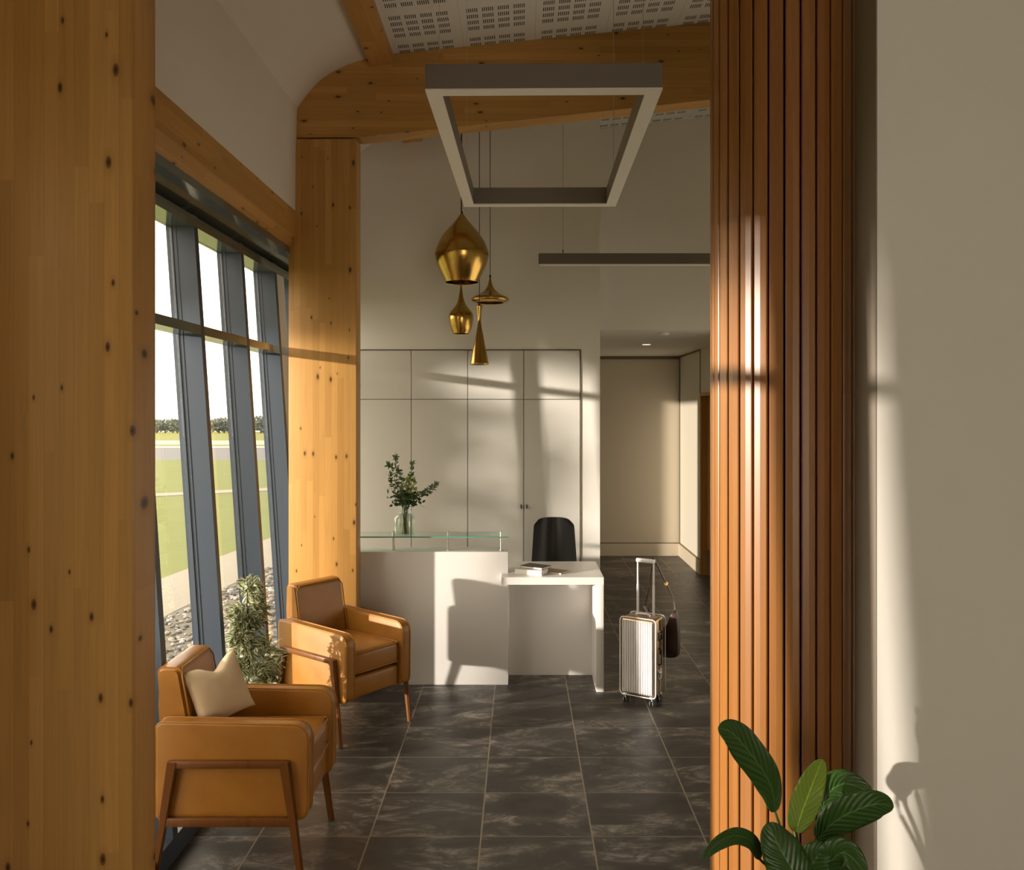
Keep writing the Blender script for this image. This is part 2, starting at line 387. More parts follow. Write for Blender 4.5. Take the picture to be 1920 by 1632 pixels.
# lower left wall behind the camera side, and beyond the glazing
def xin(z): return -1.62 + .066 * (2.34 - z)         # room-side face of the leaning glazing
def lean_prism(bm, y0, y1, z0, z1, a, b):
    """box between offsets a (out) and b (in) from the leaning inner face"""
    prism(bm, [(xin(z0) + a, z0), (xin(z0) + b, z0), (xin(z1) + b, z1), (xin(z1) + a, z1)], 'y', y0, y1)
bm = bmesh.new(); lean_prism(bm, -4.2, 1.125, 0, 3.24, -.12, 0); lean_prism(bm, 1.235, 1.435, 0, 3.24, -.12, 0); lean_prism(bm, 1.905, 2.395, 0, 3.24, -.12, 0)  # two unseen piers added to keep sun off column and slats
lean_prism(bm, 1.10, 1.905, 2.895, 3.24, -.12, 0)
struct(mesh_obj('wall_left_near', bm, M['wallpaint']))
YS = [1.07, 1.26, 1.41, 1.88]  # unseen slit panes added, spaced to pass the sun stripe
YS2 = [2.42, 2.934, 3.64, 4.345, 5.07, 5.757, 6.29, 7.2]
# back wall with an opening for the fitted cabinets
CABX = (-1.395, -.9225, -.4455, .027, .504); CABZ = 2.422
bm = bmesh.new()
box(bm, -1.95, -1.400, 7.2, 7.36, 0, 4.7)
box(bm, -1.400, CABX[-1] + .008, 7.2, 7.36, CABZ + .008, 4.7)
box(bm, CABX[-1] + .008, .6705, 7.2, 7.36, 0, 4.7)
box(bm, -1.400, CABX[-1] + .008, 7.30, 7.36, 0, CABZ + .008); box(bm, -1.95, .6705, 7.36, 7.75, 2.64, 4.75)
struct(mesh_obj('wall_back', bm, M['wallpaint']), 'white back wall behind the reception desk', 'wall')
struct(bx('wall_back_high', .6705, 2.96, 7.65, 7.75, 2.64, 4.85, M['wallpaint']), 'white bulkhead above the corridor opening', 'wall')
bm = bmesh.new(); box(bm, -1.86, -1.70, 7.36, 8.1, 0, 2.64); box(bm, -1.86, -1.70, 9.45, 11.45, 0, 2.64); box(bm, -1.86, -1.70, 8.1, 9.45, 2.55, 2.64)
struct(mesh_obj('wall_corridor_left', bm, M['wallpaint']))
w2 = struct(thing('window_2', 'window of the lobby behind the back wall', 'window')); del w2['category']
bm = bmesh.new(); box(bm, -1.80, -1.74, 8.1, 8.15, 0, 2.55); box(bm, -1.80, -1.74, 9.40, 9.45, 0, 2.55); box(bm, -1.80, -1.74, 8.15, 9.40, 2.50, 2.55); box(bm, -1.80, -1.74, 8.15, 9.40, 0, .05); mesh_obj('window_frame', bm, M['frame'], w2)
bx('pane', -1.774, -1.766, 8.15, 9.40, .05, 2.50, M['tinted'], w2)  # tint added to dim the sun and sky through this unseen window
struct(bx('wall_corridor_end', -1.86, 2.3, 11.3, 11.45, 0, 2.625, M['skirting']), 'beige end wall of the corridor', 'wall')
struct(bx('ceiling_corridor', -1.86, 3.2, 7.75, 11.45, 2.64, 2.76, M['wallpaint']), 'white corridor ceiling', 'ceiling')
struct(bx('trim_1', .6705, 2.11, 11.285, 11.30, 2.60, 2.64, M['gap']))
struct(bx('baseboard_corridor_end', .6705, 2.11, 11.278, 11.30, 0, .160, M['skirting']))
struct(bx('trim_2', .6705, 2.11, 11.29, 11.30, .160, .172, M['gap']))
bm = bmesh.new(); box(bm, 2.11, 2.25, 10.0, 11.3, 0, 2.64); box(bm, 2.11, 2.25, 7.65, 9.05, 0, 2.64); box(bm, 2.11, 2.25, 9.05, 10.0, 2.125, 2.64)
struct(mesh_obj('wall_corridor_right', bm, M['wallpaint']), 'white side wall of the corridor beside the wooden door', 'wall')
struct(bx('baseboard_corridor_right', 2.088, 2.11, 10.0, 11.28, 0, .160, M['skirting']))
struct(bx('trim_3', 2.10, 2.11, 10.0, 11.28, .160, .172, M['gap']))
struct(bx('trim_4', 2.098, 2.11, 11.27, 11.285, .17, 2.64, M['gap']))
struct(bx('trim_5', 2.102, 2.11, 10.0, 11.28, 2.62, 2.64, M['gap']))
struct(bx('trim_6', 2.102, 2.11, 10.0, 10.012, 2.125, 2.62, M['gap']))
dr = struct(thing('door_1', 'oak door in the corridor side wall', 'door')); del dr['category']
bx('door_leaf', 2.18, 2.225, 9.09, 9.96, .30, 2.085, M['door'], dr)
bx('kick_plate', 2.178, 2.225, 9.09, 9.96, .01, .30, M['lum'], dr)['label'] = 'dark kick plate'
bm = bmesh.new(); box(bm, 2.10, 2.25, 9.96, 10.0, 0, 2.125); box(bm, 2.10, 2.25, 9.05, 9.09, 0, 2.125); box(bm, 2.10, 2.25, 9.09, 9.96, 2.085, 2.125)
mesh_obj('door_frame', bm, M['door'], dr)
bx('door_handle', 2.14, 2.16, 9.2, 9.32, 1.03, 1.05, M['steel'], dr, .004)
struct(bx('wall_room_right', 2.96, 3.12, 2.77, 7.75, 0, 4.75, M['wallpaint']))
struct(bx('wall_opening_side', 2.25, 2.96, 7.65, 7.75, 0, 2.64, M['wallpaint']))
struct(bx('wall_right', 1.087, 3.2, 2.6, 2.765, 0, 4.7, M['wallpaint']), 'white wall on the right beside the slatted column', 'wall')
struct(bx('wall_right_end_shade', 1.083, 1.087, 2.601, 2.765, 0, 4.69, M['taupe']), 'thin taupe panel painting shade on the end of the right wall', 'trim')  # dark panel carries the slat column's shade on the wall end
struct(bx('wall_near_right', 3.05, 3.2, -4.2, 2.6, 0, 4.7, M['wallpaint']))
bm = bmesh.new(); box(bm, -1.75, .6, -4.2, -4.05, 0, 4.7); box(bm, 2.95, 3.2, -4.2, -4.05, 0, 4.7); box(bm, .6, 2.95, -4.2, -4.05, 2.6, 4.7)
struct(mesh_obj('wall_front', bm, M['wallpaint']))
w3 = struct(thing('window_3', 'unseen window added behind the camera to light the right wall', 'window')); del w3['category']  # unseen opening added so the right wall gets more light
bm = bmesh.new(); box(bm, .6, .66, -4.16, -4.10, 0, 2.6); box(bm, 2.89, 2.95, -4.16, -4.10, 0, 2.6); box(bm, 1.75, 1.80, -4.16, -4.10, .05, 2.55); box(bm, .66, 2.89, -4.16, -4.10, 2.55, 2.6); box(bm, .66, 2.89, -4.16, -4.10, 0, .05); mesh_obj('window_frame', bm, M['frame'], w3)
bx('pane', .66, 2.89, -4.134, -4.126, .05, 2.55, M['glass'], w3)

# ------------------------------------------------------------------ glazing
win = struct(thing('window_1', 'leaning glazed wall in slate blue frames', 'window')); del win['category']
ZT0, ZT1 = 2.292, 2.34
HEAD = 2.84
for y in YS + YS2:
    bm = bmesh.new(); lean_prism(bm, y - .025, y + .025, 0, HEAD + .06, -.112, 0); lean_prism(bm, y - .030, y + .030, 0, HEAD + .06, -.142, -.112)
    lean_prism(bm, y - .028, y + .028, 0, HEAD, -.100, -.092)
    mesh_obj('mullion', bm, M['frame'], win)
for a, b in list(zip(YS, YS[1:])) + list(zip(YS2, YS2[1:])):
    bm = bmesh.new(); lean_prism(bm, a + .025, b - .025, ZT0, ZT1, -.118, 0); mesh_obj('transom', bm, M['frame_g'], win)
    bm = bmesh.new(); lean_prism(bm, a + .025, b - .025, 0, .09, -.118, 0); mesh_obj('bottom_rail', bm, M['frame'], win)
    for z0, z1 in ((.09, ZT0), (ZT1, HEAD)):
        bm = bmesh.new(); lean_prism(bm, a + .036, b - .036, z0, z1, -.122, -.114); mesh_obj('pane', bm, M['glass'], win)
for a, b in ((YS[0], YS[-1]), (YS2[0], YS2[-1])):
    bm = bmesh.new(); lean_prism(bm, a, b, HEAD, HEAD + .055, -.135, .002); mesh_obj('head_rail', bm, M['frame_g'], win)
# glossy soffit between the window head and the timber beam
bx('head_closure', -1.83, -1.765, YS2[0] - .03, 7.2, 2.86, 3.24, M['frame'], win)
bm = bmesh.new(); prism(bm, [(-1.764, 2.905), (-1.537, 2.957), (-1.537, 2.9975), (-1.764, 2.9975)], 'y', YS2[0], 7.2)
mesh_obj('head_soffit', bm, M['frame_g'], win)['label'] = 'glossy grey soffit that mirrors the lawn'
bm = bmesh.new(); prism(bm, [(-1.50, 3.24), (-1.50, 3.07), (-1.507, 3.055), (-1.533, 3.003), (-1.54, 2.998), (-1.762, 2.998), (-1.762, 3.05), (-1.637, 3.06), (-1.637, 3.24)], 'y', -4.2, 7.2)
o = mesh_obj('window_beam', bm, M['timber_y'])
tag(o, 'long pine beam running above the leaning windows', 'beam')
bm = bmesh.new(); lean_prism(bm, 5.785, 5.97, 0, HEAD + .05, -.11, -.004)
struct(mesh_obj('wall_left_pier', bm, M['wallpaint']), 'narrow white reveal between the last mullion and the column', 'wall')

# ------------------------------------------------------------------ glulam portal frames
def portal(y, left, right, lab_c, lab_r):
    bm = bmesh.new(); box(bm, left, right, y, y + .15, 0, 3.72, .004)
    c = mesh_obj('timber_column', bm, M['timber'], smooth=.6); tag(c, lab_c, 'column', 'pine columns')
    top = [(left + .006 + (p[0] + 1.487), p[1]) for p in inner[2:k]]
    def zb(x): return 3.756 + .107 * (x + .83)
    pts = [(left + .001, 3.728)] + [(left + .001, 3.90)] + [(p[0], p[1] + .0) for p in top] + [(3.05, ceil_z(3.05) + .05), (3.05, zb(3.05)), (right + .02, zb(right) + .002), (right, 3.732)]
    bm = bmesh.new(); prism(bm, pts, 'y', y, y + .15)
    r = mesh_obj('timber_rafter', bm, M['timber_x']); tag(r, lab_r, 'rafter', 'pine rafters')
    return c, r
portal(5.68, -1.544, -1.093, 'sunlit laminated pine column between window and reception desk', 'curved pine rafter crossing above the reception room')
portal(2.33, -1.50, -1.06, 'dark laminated pine column closest to the camera, in front of the first armchair', 'pine rafter overhead on top of the closest column')
def zc(x): return ceil_z(x)
bm = bmesh.new(); prism(bm, [(-1.00, 4.205), (-.842, 4.222), (-.850, 4.33), (-1.005, 4.31)], 'y', -4.0, 5.68)
o = mesh_obj('ceiling_purlin', bm, M['timber_y']); tag(o, 'pine purlin under the ceiling on the camera side of the rafter', 'purlin', 'ceiling purlins')
bm = bmesh.new(); prism(bm, [(-.985, 4.17), (-.828, 4.187), (-.836, 4.33), (-.99, 4.31)], 'y', 5.83, 7.2)
o = mesh_obj('ceiling_purlin', bm, M['timber_y']); tag(o, 'short end of pine purlin seen under the rafter at the back wall', 'purlin', 'ceiling purlins')

# ------------------------------------------------------------------ curved slatted timber column
st = thing('slatted_column', 'round column clad in upright reddish timber slats', 'column', (.926, 3.0, 0))
bm = bmesh.new(); lathe(bm, [(.226, 4.55), (.226, 0)], 64); mesh_obj('core', bm, M['rubber'], st, smooth=.6)
NS = 31; RO = .252; bm = bmesh.new()
for i in range(NS):
    a = 2 * PI * (i + .3) / NS; hw = PI * RO / NS - .0036
    q = [(RO - .024, -hw + .002), (RO - .003, -hw), (RO, -hw + .003), (RO + .0015, 0), (RO, hw - .003), (RO - .003, hw), (RO - .024, hw - .002)]
    ca, sa = math.cos(a), math.sin(a); q = [(p[0] * ca - p[1] * sa, p[0] * sa + p[1] * ca) for p in q]
    lo = [bm.verts.new((x, y, 0.0)) for x, y in q]; hi = [bm.verts.new((x, y, 4.52)) for x, y in q]
    n = len(q); bm.faces.new(lo[::-1]); bm.faces.new(hi)
    for j in range(n): bm.faces.new((lo[j], lo[(j + 1) % n], hi[(j + 1) % n], hi[j]))
mesh_obj('slat_cladding', bm, M['slat'], st)

# ------------------------------------------------------------------ fitted cabinets
for i in range(4):
    x0, x1 = CABX[i] + .0, CABX[i + 1]
    nm = ['pale fitted cabinet nearest the pine column, behind the vase', 'pale fitted cabinet second from the pine column, behind the desk',
          'pale fitted cabinet with its knob on the right, beside the black chair', 'pale fitted cabinet with its knob on the left, behind the black chair'][i]
    t = thing('fitted_cabinet', nm, 'cabinet', (x0, 7.2, 0), 0, 'fitted cabinets in the back wall')
    wd = x1 - x0
    bx('carcass', .001, wd - .001, .022, .098, .001, CABZ, M['gap'], t)
    for nmn, z0, z1 in (('door', .06, 2.0055), ('upper_door', 2.0105, CABZ - .002)):
        d = bx(nmn, .0028, wd - .0028, .0, .02, z0, z1, M['cabinet'], t, .0015, 1)
        if nmn == 'door' and i in (2, 3):
            hx = (.0045 if i == 2 else .054) - x0 - (0 if i == 3 else 0)
            bm = bmesh.new(); box(bm, hx - .004, hx + .004, -.016, .0, 1.086, 1.120, .002)
            h = mesh_obj('knob', bm, M['rubber'], d, smooth=.6); h['label'] = 'small dark knob'
    bx('plinth', .003, wd - .003, .012, .02, .001, .055, M['gap'], t)
struct(bx('trim_8', CABX[0], CABX[-1] + .008, 7.194, 7.2, CABZ + .001, CABZ + .008, M['gap']))
struct(bx('trim_9', CABX[-1] + .001, CABX[-1] + .008, 7.194, 7.2, 0, CABZ + .001, M['gap']))

# ------------------------------------------------------------------ reception desk
dk = thing('reception_desk', 'white reception desk with a high counter and lower writing side', 'desk', (0, 0, 0))
bx('high_counter', -1.55, -.0854, 5.94, 6.15, .0, .927, M['white'], dk, .003)
bm = bmesh.new(); prism(bm, [(-.13, 5.79), (.5645, 5.79), (.5645, 6.41), (-.084, 6.41), (-.084, 5.938), (-.13, 5.938)], 'z', .728, .778)
mesh_obj('desk_top', bm, M['white'], dk)
bx('leg_panel', .514, .5645, 5.79, 6.41, 0, .728, M['white'], dk, .002)
bx('modesty_panel', -.084, .514, 6.165, 6.19, .0, .728, M['white'], dk)
for px in (738, 841, 940):
    x = (px - CX) * 6.0 / F
    bm = bmesh.new(); lathe(bm, [(.007, 1.062), (.010, 1.060), (.010, .927)], 20, cx=x, cy=6.0); lathe(bm, [(.016, .933), (.016, .927)], 20, cx=x, cy=6.0)
    mesh_obj('shelf_post', bm, M['steel'], dk, smooth=.7)['label'] = 'steel shelf post'
gs = bx('glass_shelf', -1.55, -.083, 5.93, 6.17, 1.026, 1.035, M['shelfglass'], dk, .001, 1); gs['label'] = 'greenish glass shelf'
bx('shelf_edge', -1.55, -.083, 5.9285, 5.930, 1.0265, 1.0345, M['glassedge'], gs)

# vase
VX, VY, VZ = (761 - CX) * 6.07 / F, 6.05, 1.0352
vs_ = thing('glass_vase', 'clear glass jar vase standing on the glass shelf', 'vase', (VX, VY, VZ))
def sq_lathe(bm, prof, e=4.0, n=40, thick=.003):
    def ring(r, z, p):
        out = []
        for q in range(n):
            a = 2 * PI * q / n; c, s = math.cos(a), math.sin(a); f = (abs(c) ** p + abs(s) ** p) ** (-1 / p)
            out.append(bm.verts.new((r * f * c, r * f * s, z)))
        return out
    R = [ring(r, z, p) for r, z, p in prof]
    if thick: R += [ring(max(r - thick, .001), max(z, thick), p) for r, z, p in reversed(prof)]
    for a, b in zip(R, R[1:]):
        for q in range(n): bm.faces.new((a[q], a[(q + 1) % n], b[(q + 1) % n], b[q]))
    bm.faces.new(R[0][::-1]); bm.faces.new(R[-1]); bmesh.ops.recalc_face_normals(bm, faces=bm.faces[:])
bm = bmesh.new()
prof = [(.068, 0, 4), (.074, .006, 4), (.075, .05, 4), (.075, .11, 4), (.070, .128, 3.5), (.055, .142, 2.6), (.046, .150, 2), (.044, .165, 2), (.046, .195, 2), (.052, .208, 2)]
R = prof[::-1]
n = 40
rings = []
for r, z, p in R + [(max(q[0] - .004, .01), max(q[1], .006), q[2]) for q in prof]:
    rings.append([bm.verts.new((r * (abs(math.cos(2 * PI * q / n)) ** p + abs(math.sin(2 * PI * q / n)) ** p) ** (-1 / p) * math.cos(2 * PI * q / n),
                                r * (abs(math.cos(2 * PI * q / n)) ** p + abs(math.sin(2 * PI * q / n)) ** p) ** (-1 / p) * math.sin(2 * PI * q / n), z)) for q in range(n)])
half = len(R)
for i in range(half - 1):
    for q in range(n): bm.faces.new((rings[i][q], rings[i + 1][q], rings[i + 1][(q + 1) % n], rings[i][(q + 1) % n]))
bm.faces.new(rings[half - 1])
for i in range(half, 2 * half - 1):
    for q in range(n): bm.faces.new((rings[i][q], rings[i + 1][q], rings[i + 1][(q + 1) % n], rings[i][(q + 1) % n]))
bm.faces.new(rings[half])
for q in range(n): bm.faces.new((rings[-1][q], rings[0][q], rings[0][(q + 1) % n], rings[-1][(q + 1) % n]))
mesh_obj('jar', bm, M['vaseglass'], vs_, smooth=.8)
bm = bmesh.new(); sq_lathe(bm, [(.066, .008, 4), (.069, .09, 4)], thick=0); mesh_obj('water', bm, M['water'], vs_, smooth=.8)

def add_leaf(bm, uvl, base, d, nrm, L, wd, curl=.15, seg=4):
    """leaf blade: folded strip, with uv across/along"""
    d = d.normalized(); s = d.cross(nrm).normalized(); u = s.cross(d).normalized()
    rows = []
    for i in range(seg + 1):
        t = i / seg; hw = wd * .5 * math.sin(PI * min(1, t * .93 + .04)) ** .8
        if i == seg: hw = 0.0003
        c = base + d * (L * t) - u * (curl * L * t * t)
        rows.append([bm.verts.new(c - s * hw + u * hw * .25), bm.verts.new(c), bm.verts.new(c + s * hw + u * hw * .25)])
    for i in range(seg):
        for j in range(2):
            f = bm.faces.new((rows[i][j], rows[i][j + 1], rows[i + 1][j + 1], rows[i + 1][j])); f.smooth = True
            for lp, (a, b) in zip(f.loops, ((j, i), (j + 1, i), (j + 1, i + 1), (j, i + 1))): lp[uvl].uv = (a / 2, b / seg)
def rdir(): 
    return Vector((random.uniform(-1, 1), random.uniform(-1, 1), random.uniform(-1, 1))).normalized()
bq = thing('flower_bouquet', 'loose bouquet of grey green sprigs and pale blooms in the glass vase', 'bouquet', (VX, VY, VZ))
def px_local(px, py, dy=0): 
    p = W(px, py, VY + dy); return p - Vector((VX, VY, VZ))
sprigs = [[(758, 1000), (755, 950), (750, 915), (742, 870), (742, 857)], [(760, 1000), (757, 950), (745, 915), (735, 880), (729, 873)], [(763, 1000), (762, 945), (780, 930), (800, 920), (819, 908)],
          [(758, 1000), (760, 945), (768, 905), (771, 885), (773, 868)], [(765, 1000), (762, 950), (745, 930), (735, 905), (731, 890)], [(762, 1000), (765, 950), (790, 930), (802, 925), (812, 912)],
          [(760, 1000), (760, 950), (756, 920), (752, 895), (748, 882)]]
for si, sp in enumerate(sprigs):
    bm = bmesh.new(); uvl = bm.loops.layers.uv.new('UVMap')
    dy = random.uniform(-.04, .04)
    pts = smooth_curve([px_local(x, y, dy * min(1, i / 3) * 1.5) for i, (x, y) in enumerate(sp)], 6)
    tube(bm, pts, [.0022 * (1 - .5 * i / len(pts)) for i in range(len(pts))], 5)
    for i in range(int(len(pts) * .34), len(pts)):
        t = (pts[min(i + 1, len(pts) - 1)] - pts[i - 1]).normalized()
        for q in range(3):
            d = (t * .8 + rdir()).normalized()
            add_leaf(bm, uvl, pts[i] + d * .002, d, rdir(), random.uniform(.022, .038), random.uniform(.012, .02), .1, 3)
    mesh_obj('sprig', bm, M['euca'], bq)
for (px, py, r) in ((769, 905, .040), (757, 918, .030), (775, 922, .03)):
    bm = bmesh.new(); uvl = bm.loops.layers.uv.new('UVMap'); c = px_local(px, py, -.01)
    for q in range(90):
        d = rdir(); b = c + d * r * random.uniform(.5, .95)
        add_leaf(bm, uvl, b, (d + rdir() * .6), rdir(), r * .5, r * .42, .1, 2)
    mesh_obj('bloom', bm, M['bloom'], bq)['label'] = 'pale green bloom'
bm = bmesh.new(); uvl = bm.loops.layers.uv.new('UVMap')
for q in range(170):
    c = px_local(random.gauss(761, 12), random.uniform(925, 950), random.uniform(-.03, .04)); d = rdir() + Vector((0, 0, .4))
    add_leaf(bm, uvl, c, d, rdir(), .035, .018, .2, 3)
for q in range(8):
    tube(bm, [px_local(761 + random.uniform(-7, 7), 1000, 0), px_local(760 + random.uniform(-5, 5), 955, 0), px_local(761 + random.uniform(-12, 12), 932, .01)], .0018, 5)
o = mesh_obj('filler_greens', bm, M['leaf'], bq); o['kind'] = 'stuff'

# books on the desk
bt = thing('book', 'thick white book lying lowest on the white desk', 'book', (.075, 5.93, .779), math.radians(-22), 'books on the desk')
bx('page_block', -.098, .098, -.062, .066, .004, .030, M['paper'], bt)
bm = bmesh.new(); box(bm, -.102, .102, -.064, .07, 0, .004); box(bm, -.102, .102, -.064, .07, .030, .034); mesh_obj('cover', bm, M['cover_white'], bt)
bt = thing('book', 'tan and dark book lying open-side out on top of the white book', 'book', (.105, 5.955, .8135), math.radians(-34), 'books on the desk')
bx('page_block', -.085, .085, -.055, .06, .003, .013, M['paper'], bt)
bm = bmesh.new(); box(bm, -.09, .09, -.058, .064, 0, .003); mesh_obj('back_cover', bm, M['cover_tan'], bt)
bx('front_cover', -.09, .09, -.058, .064, .013, .016, M['cover_dark'], bt)
bt = thing('magazine', 'tan magazine lying flat on the desk to the right of the books', 'magazine', (.225, 6.0, .779), math.radians(-30))
bx('pages', -.10, .10, -.065, .065, .0, .006, M['paper'], bt); bx('cover', -.10, .10, -.065, .065, .006, .008, M['cover_tan'], bt)

# ------------------------------------------------------------------ black chair behind the desk
oc = thing('desk_chair', 'black shell chair behind the low white desk', 'chair', (.266, 6.72, 0), 0)
bm = bmesh.new()
NU, NV = 12, 14; grid = {}
for side in (0, 1):
    for j in range(NV + 1):
        v = j / NV
        for i in range(NU + 1):
            u = i / NU * 2 - 1
            z = .60 + .45 * v
            hw = .186 - .028 * v
            if v > .84: hw *= math.sqrt(max(.0, 1 - ((v - .84) / .16) ** 4 * .16))
            yy = .10 + .05 * v - .055 * (1 - u * u) * -1 - .0 + side * .022
            zz = z - .030 * abs(u) ** 7 * v ** 8
            grid[side, i, j] = bm.verts.new((u * hw, yy - .055 * (abs(u) ** 2.2) - .03, zz))
for side in (0, 1):
    for j in range(NV):
        for i in range(NU):
            q = [grid[side, i, j], grid[side, i + 1, j], grid[side, i + 1, j + 1], grid[side, i, j + 1]]
            bm.faces.new(q if side == 0 else q[::-1])
edge = [(i, 0) for i in range(NU)] + [(NU, j) for j in range(NV)] + [(i, NV) for i in range(NU, 0, -1)] + [(0, j) for j in range(NV, 0, -1)]
for a, b in zip(edge, edge[1:] + edge[:1]): bm.faces.new((grid[0, *a], grid[1, *a], grid[1, *b], grid[0, *b]))
bmesh.ops.recalc_face_normals(bm, faces=bm.faces[:])
mesh_obj('backrest', bm, M['black'], oc, smooth=.9)
bm = bmesh.new(); box(bm, -.19, .19, -.27, .13, .43, .475, .02, 3)
mesh_obj('seat', bm, M['black'], oc, smooth=.7)
for x in (-.10, .10):
    bm = bmesh.new(); tube(bm, [(x, .09, .45), (x, .17, .50), (x, .165, .62)], .010); mesh_obj('back_bracket', bm, M['chrome'], oc, smooth=.7)
for sx in (-1, 1):
    for sy in (-1, 1):
        bm = bmesh.new(); tube(bm, [(sx * .10, -.07 + sy * .10, .43), (sx * .19, -.07 + sy * .2, .0)], [.011, .008]); mesh_obj('leg', bm, M['chrome'], oc, smooth=.7)

# ------------------------------------------------------------------ armchairs
def piping(bm, pts, r=.0045): tube(bm, pts, r, 6, closed=True, caps=False)
def chair(label, loc, rz):
    t = thing('armchair', label, 'armchair', loc, rz, 'tan leather armchairs by the window')
    for s in (-1, 1):
        out = round_outline([(-.285, .25), (-.285, .640), (.340, .628), (.335, .245)], [.02, .035, .075, .05], 6)
        bm = bmesh.new(); prism(bm, out, 'y', .182 * s, .256 * s)
        es = [e for e in bm.edges if abs(e.verts[0].co.y - e.verts[1].co.y) < 1e-6]
        bmesh.ops.bevel(bm, geom=es, offset=.010, segments=3, profile=.5, affect='EDGES')
        p = mesh_obj('arm', bm, M['leather'], t, smooth=.7)
        for yy in (.189, .249):
            bm = bmesh.new(); piping(bm, [(x, yy * s, z) for x, z in out], .004)
            mesh_obj('piping', bm, M['leather'], p, smooth=True)
        # walnut side frame
        ys = (.2555 * s, .286 * s); y0, y1 = min(ys), max(ys)
        bm = bmesh.new(); box(bm, -.215, .26, y0 + .003, y1 - .001, .462, .492, .006, 2); mesh_obj('side_rail', bm, M['chairwood'], t, smooth=.7)
        bm = bmesh.new(); box(bm, -.262, .292, y0 + .006, y1 - .004, .226, .262, .004, 2); mesh_obj('stretcher', bm, M['chairwood'], t, smooth=.7)
        for (xt, xb) in ((.245, .313), (-.205, -.285)):
            bm = bmesh.new(); rows = []
            for f in (0, .12, .5, 1):
                z = .489 * (1 - f); x = xt + (xb - xt) * f; h = .021 - .008 * f; d = .0 if f < .5 else .004
                rows.append([bm.verts.new(q) for q in ((x - h, y0 + d, z), (x + h, y0 + d, z), (x + h, y1 - d, z), (x - h, y1 - d, z))])
            for a, b in zip(rows, rows[1:]):
                for q in range(4): bm.faces.new((a[q], a[(q + 1) % 4], b[(q + 1) % 4], b[q]))
            bm.faces.new(rows[0]); bm.faces.new(rows[-1][::-1]); bmesh.ops.recalc_face_normals(bm, faces=bm.faces[:])
            bmesh.ops.bevel(bm, geom=[e for e in bm.edges if abs(e.verts[0].co.z - e.verts[1].co.z) > .02], offset=.005, segments=2, affect='EDGES')
            mesh_obj('leg', bm, M['chairwood'], t, smooth=.7)
    # seat cushion, crowned
    bm = bmesh.new(); box(bm, -.17, .318, -.179, .179, .385, .515, .028, 4)
    bmesh.ops.subdivide_edges(bm, edges=[e for e in bm.edges if e.calc_length() > .1], cuts=8, use_grid_fill=True)
    for v in bm.verts:
        if v.co.z > .45:
            v.co.z += .022 * max(0, 1 - (v.co.y / .179) ** 2) * max(0, 1 - ((v.co.x - .07) / .26) ** 2)
        if v.co.x > .28: v.co.x += .012 * max(0, 1 - (v.co.y / .179) ** 2)
    sc_ = mesh_obj('seat_cushion', bm, M['leather'], t, smooth=.9)
    bm = bmesh.new()
    for zz in (.510, .398):
        pts = round_outline([(-.16, -.174), (.324, -.174), (.324, .174), (-.16, .174)], [.03] * 4, 4)
        piping(bm, [(x, y, zz) for x, y in pts], .0042)
    mesh_obj('piping', bm, M['leather'], sc_, smooth=True)
    bm = bmesh.new(); box(bm, -.24, .312, -.180, .180, .25, .372, .018, 3); mesh_obj('seat_base', bm, M['leather'], t, smooth=.8)
    # backrest
    bm = bmesh.new(); prism(bm, round_outline([(-.13, .38), (-.215, .838), (-.315, .842), (-.275, .26), (-.2, .26)], [.01, .035, .03, .02, .02], 5), 'y', -.180, .180)
    es = [e for e in bm.edges if abs(e.verts[0].co.y - e.verts[1].co.y) < 1e-6 and e.verts[0].co.z > .3]
    bmesh.ops.bevel(bm, geom=es, offset=.014, segments=3, affect='EDGES')
    b = mesh_obj('backrest', bm, M['leather'], t, smooth=.7)
    bm = bmesh.new(); piping(bm, [(x, y, z) for x, z, y in [(-.150, .50, -.176), (-.205, .80, -.176), (-.216, .832, -.150), (-.216, .832, .150), (-.205, .80, .176), (-.150, .50, .176)]], .004)
    mesh_obj('piping', bm, M['leather'], b, smooth=True)
    return t
chair('tan leather armchair holding a cream cushion, closest to the camera', (-1.197, 3.716, 0), 0)
chair('tan leather armchair without a cushion, in front of the sunlit column', (-1.095, 5.222, 0), math.radians(-38))

# cream cushion
bm = bmesh.new(); N = 22; S = .135
gr = {}
for sd in (1, -1):
    for i in range(N + 1):
        for j in range(N + 1):
            u, v = i / N * 2 - 1, j / N * 2 - 1
            e = max(0, (1 - u * u) * (1 - v * v)); th = .052 * e ** .45
            pin = 1 - .10 * (1 - u * u) * abs(v) ** 3 - .0; pin2 = 1 - .10 * (1 - v * v) * abs(u) ** 3
            x, y = u * S * pin2, v * S * pin
            dent = .045 * math.exp(-((u - .1) / .35) ** 2) * max(0, v) ** 2
            wr = .003 * noise.noise(Vector((u * 3, v * 3, sd * 2))) * (e > 0)
            if sd == -1 and (i in (0, N) or j in (0, N)): gr[sd, i, j] = gr[1, i, j]
            else: gr[sd, i, j] = bm.verts.new((x, y - dent, sd * th + wr))
for sd in (1, -1):
    for i in range(N):
        for j in range(N):
            q = [gr[sd, i, j], gr[sd, i + 1, j], gr[sd, i + 1, j + 1], gr[sd, i, j + 1]]
            bm.faces.new(q if sd == 1 else q[::-1])
cu = mesh_obj('cushion', bm, M['pillow'], smooth=True)
tag(cu, 'cream square cushion leaning in the corner of the closest armchair', 'cushion')
zdir = Vector((.72, -.62, .30)).normalized(); ydir = Vector((0, 0, 1)); ydir = (ydir - zdir * ydir.dot(zdir)).normalized(); xdir = ydir.cross(zdir)
Mx = Matrix((xdir, ydir, zdir)).transposed().to_4x4() @ Matrix.Rotation(math.radians(12), 4, 'Z')
cu.matrix_world = Matrix.Translation(W(410, 1294, 3.66)) @ Mx

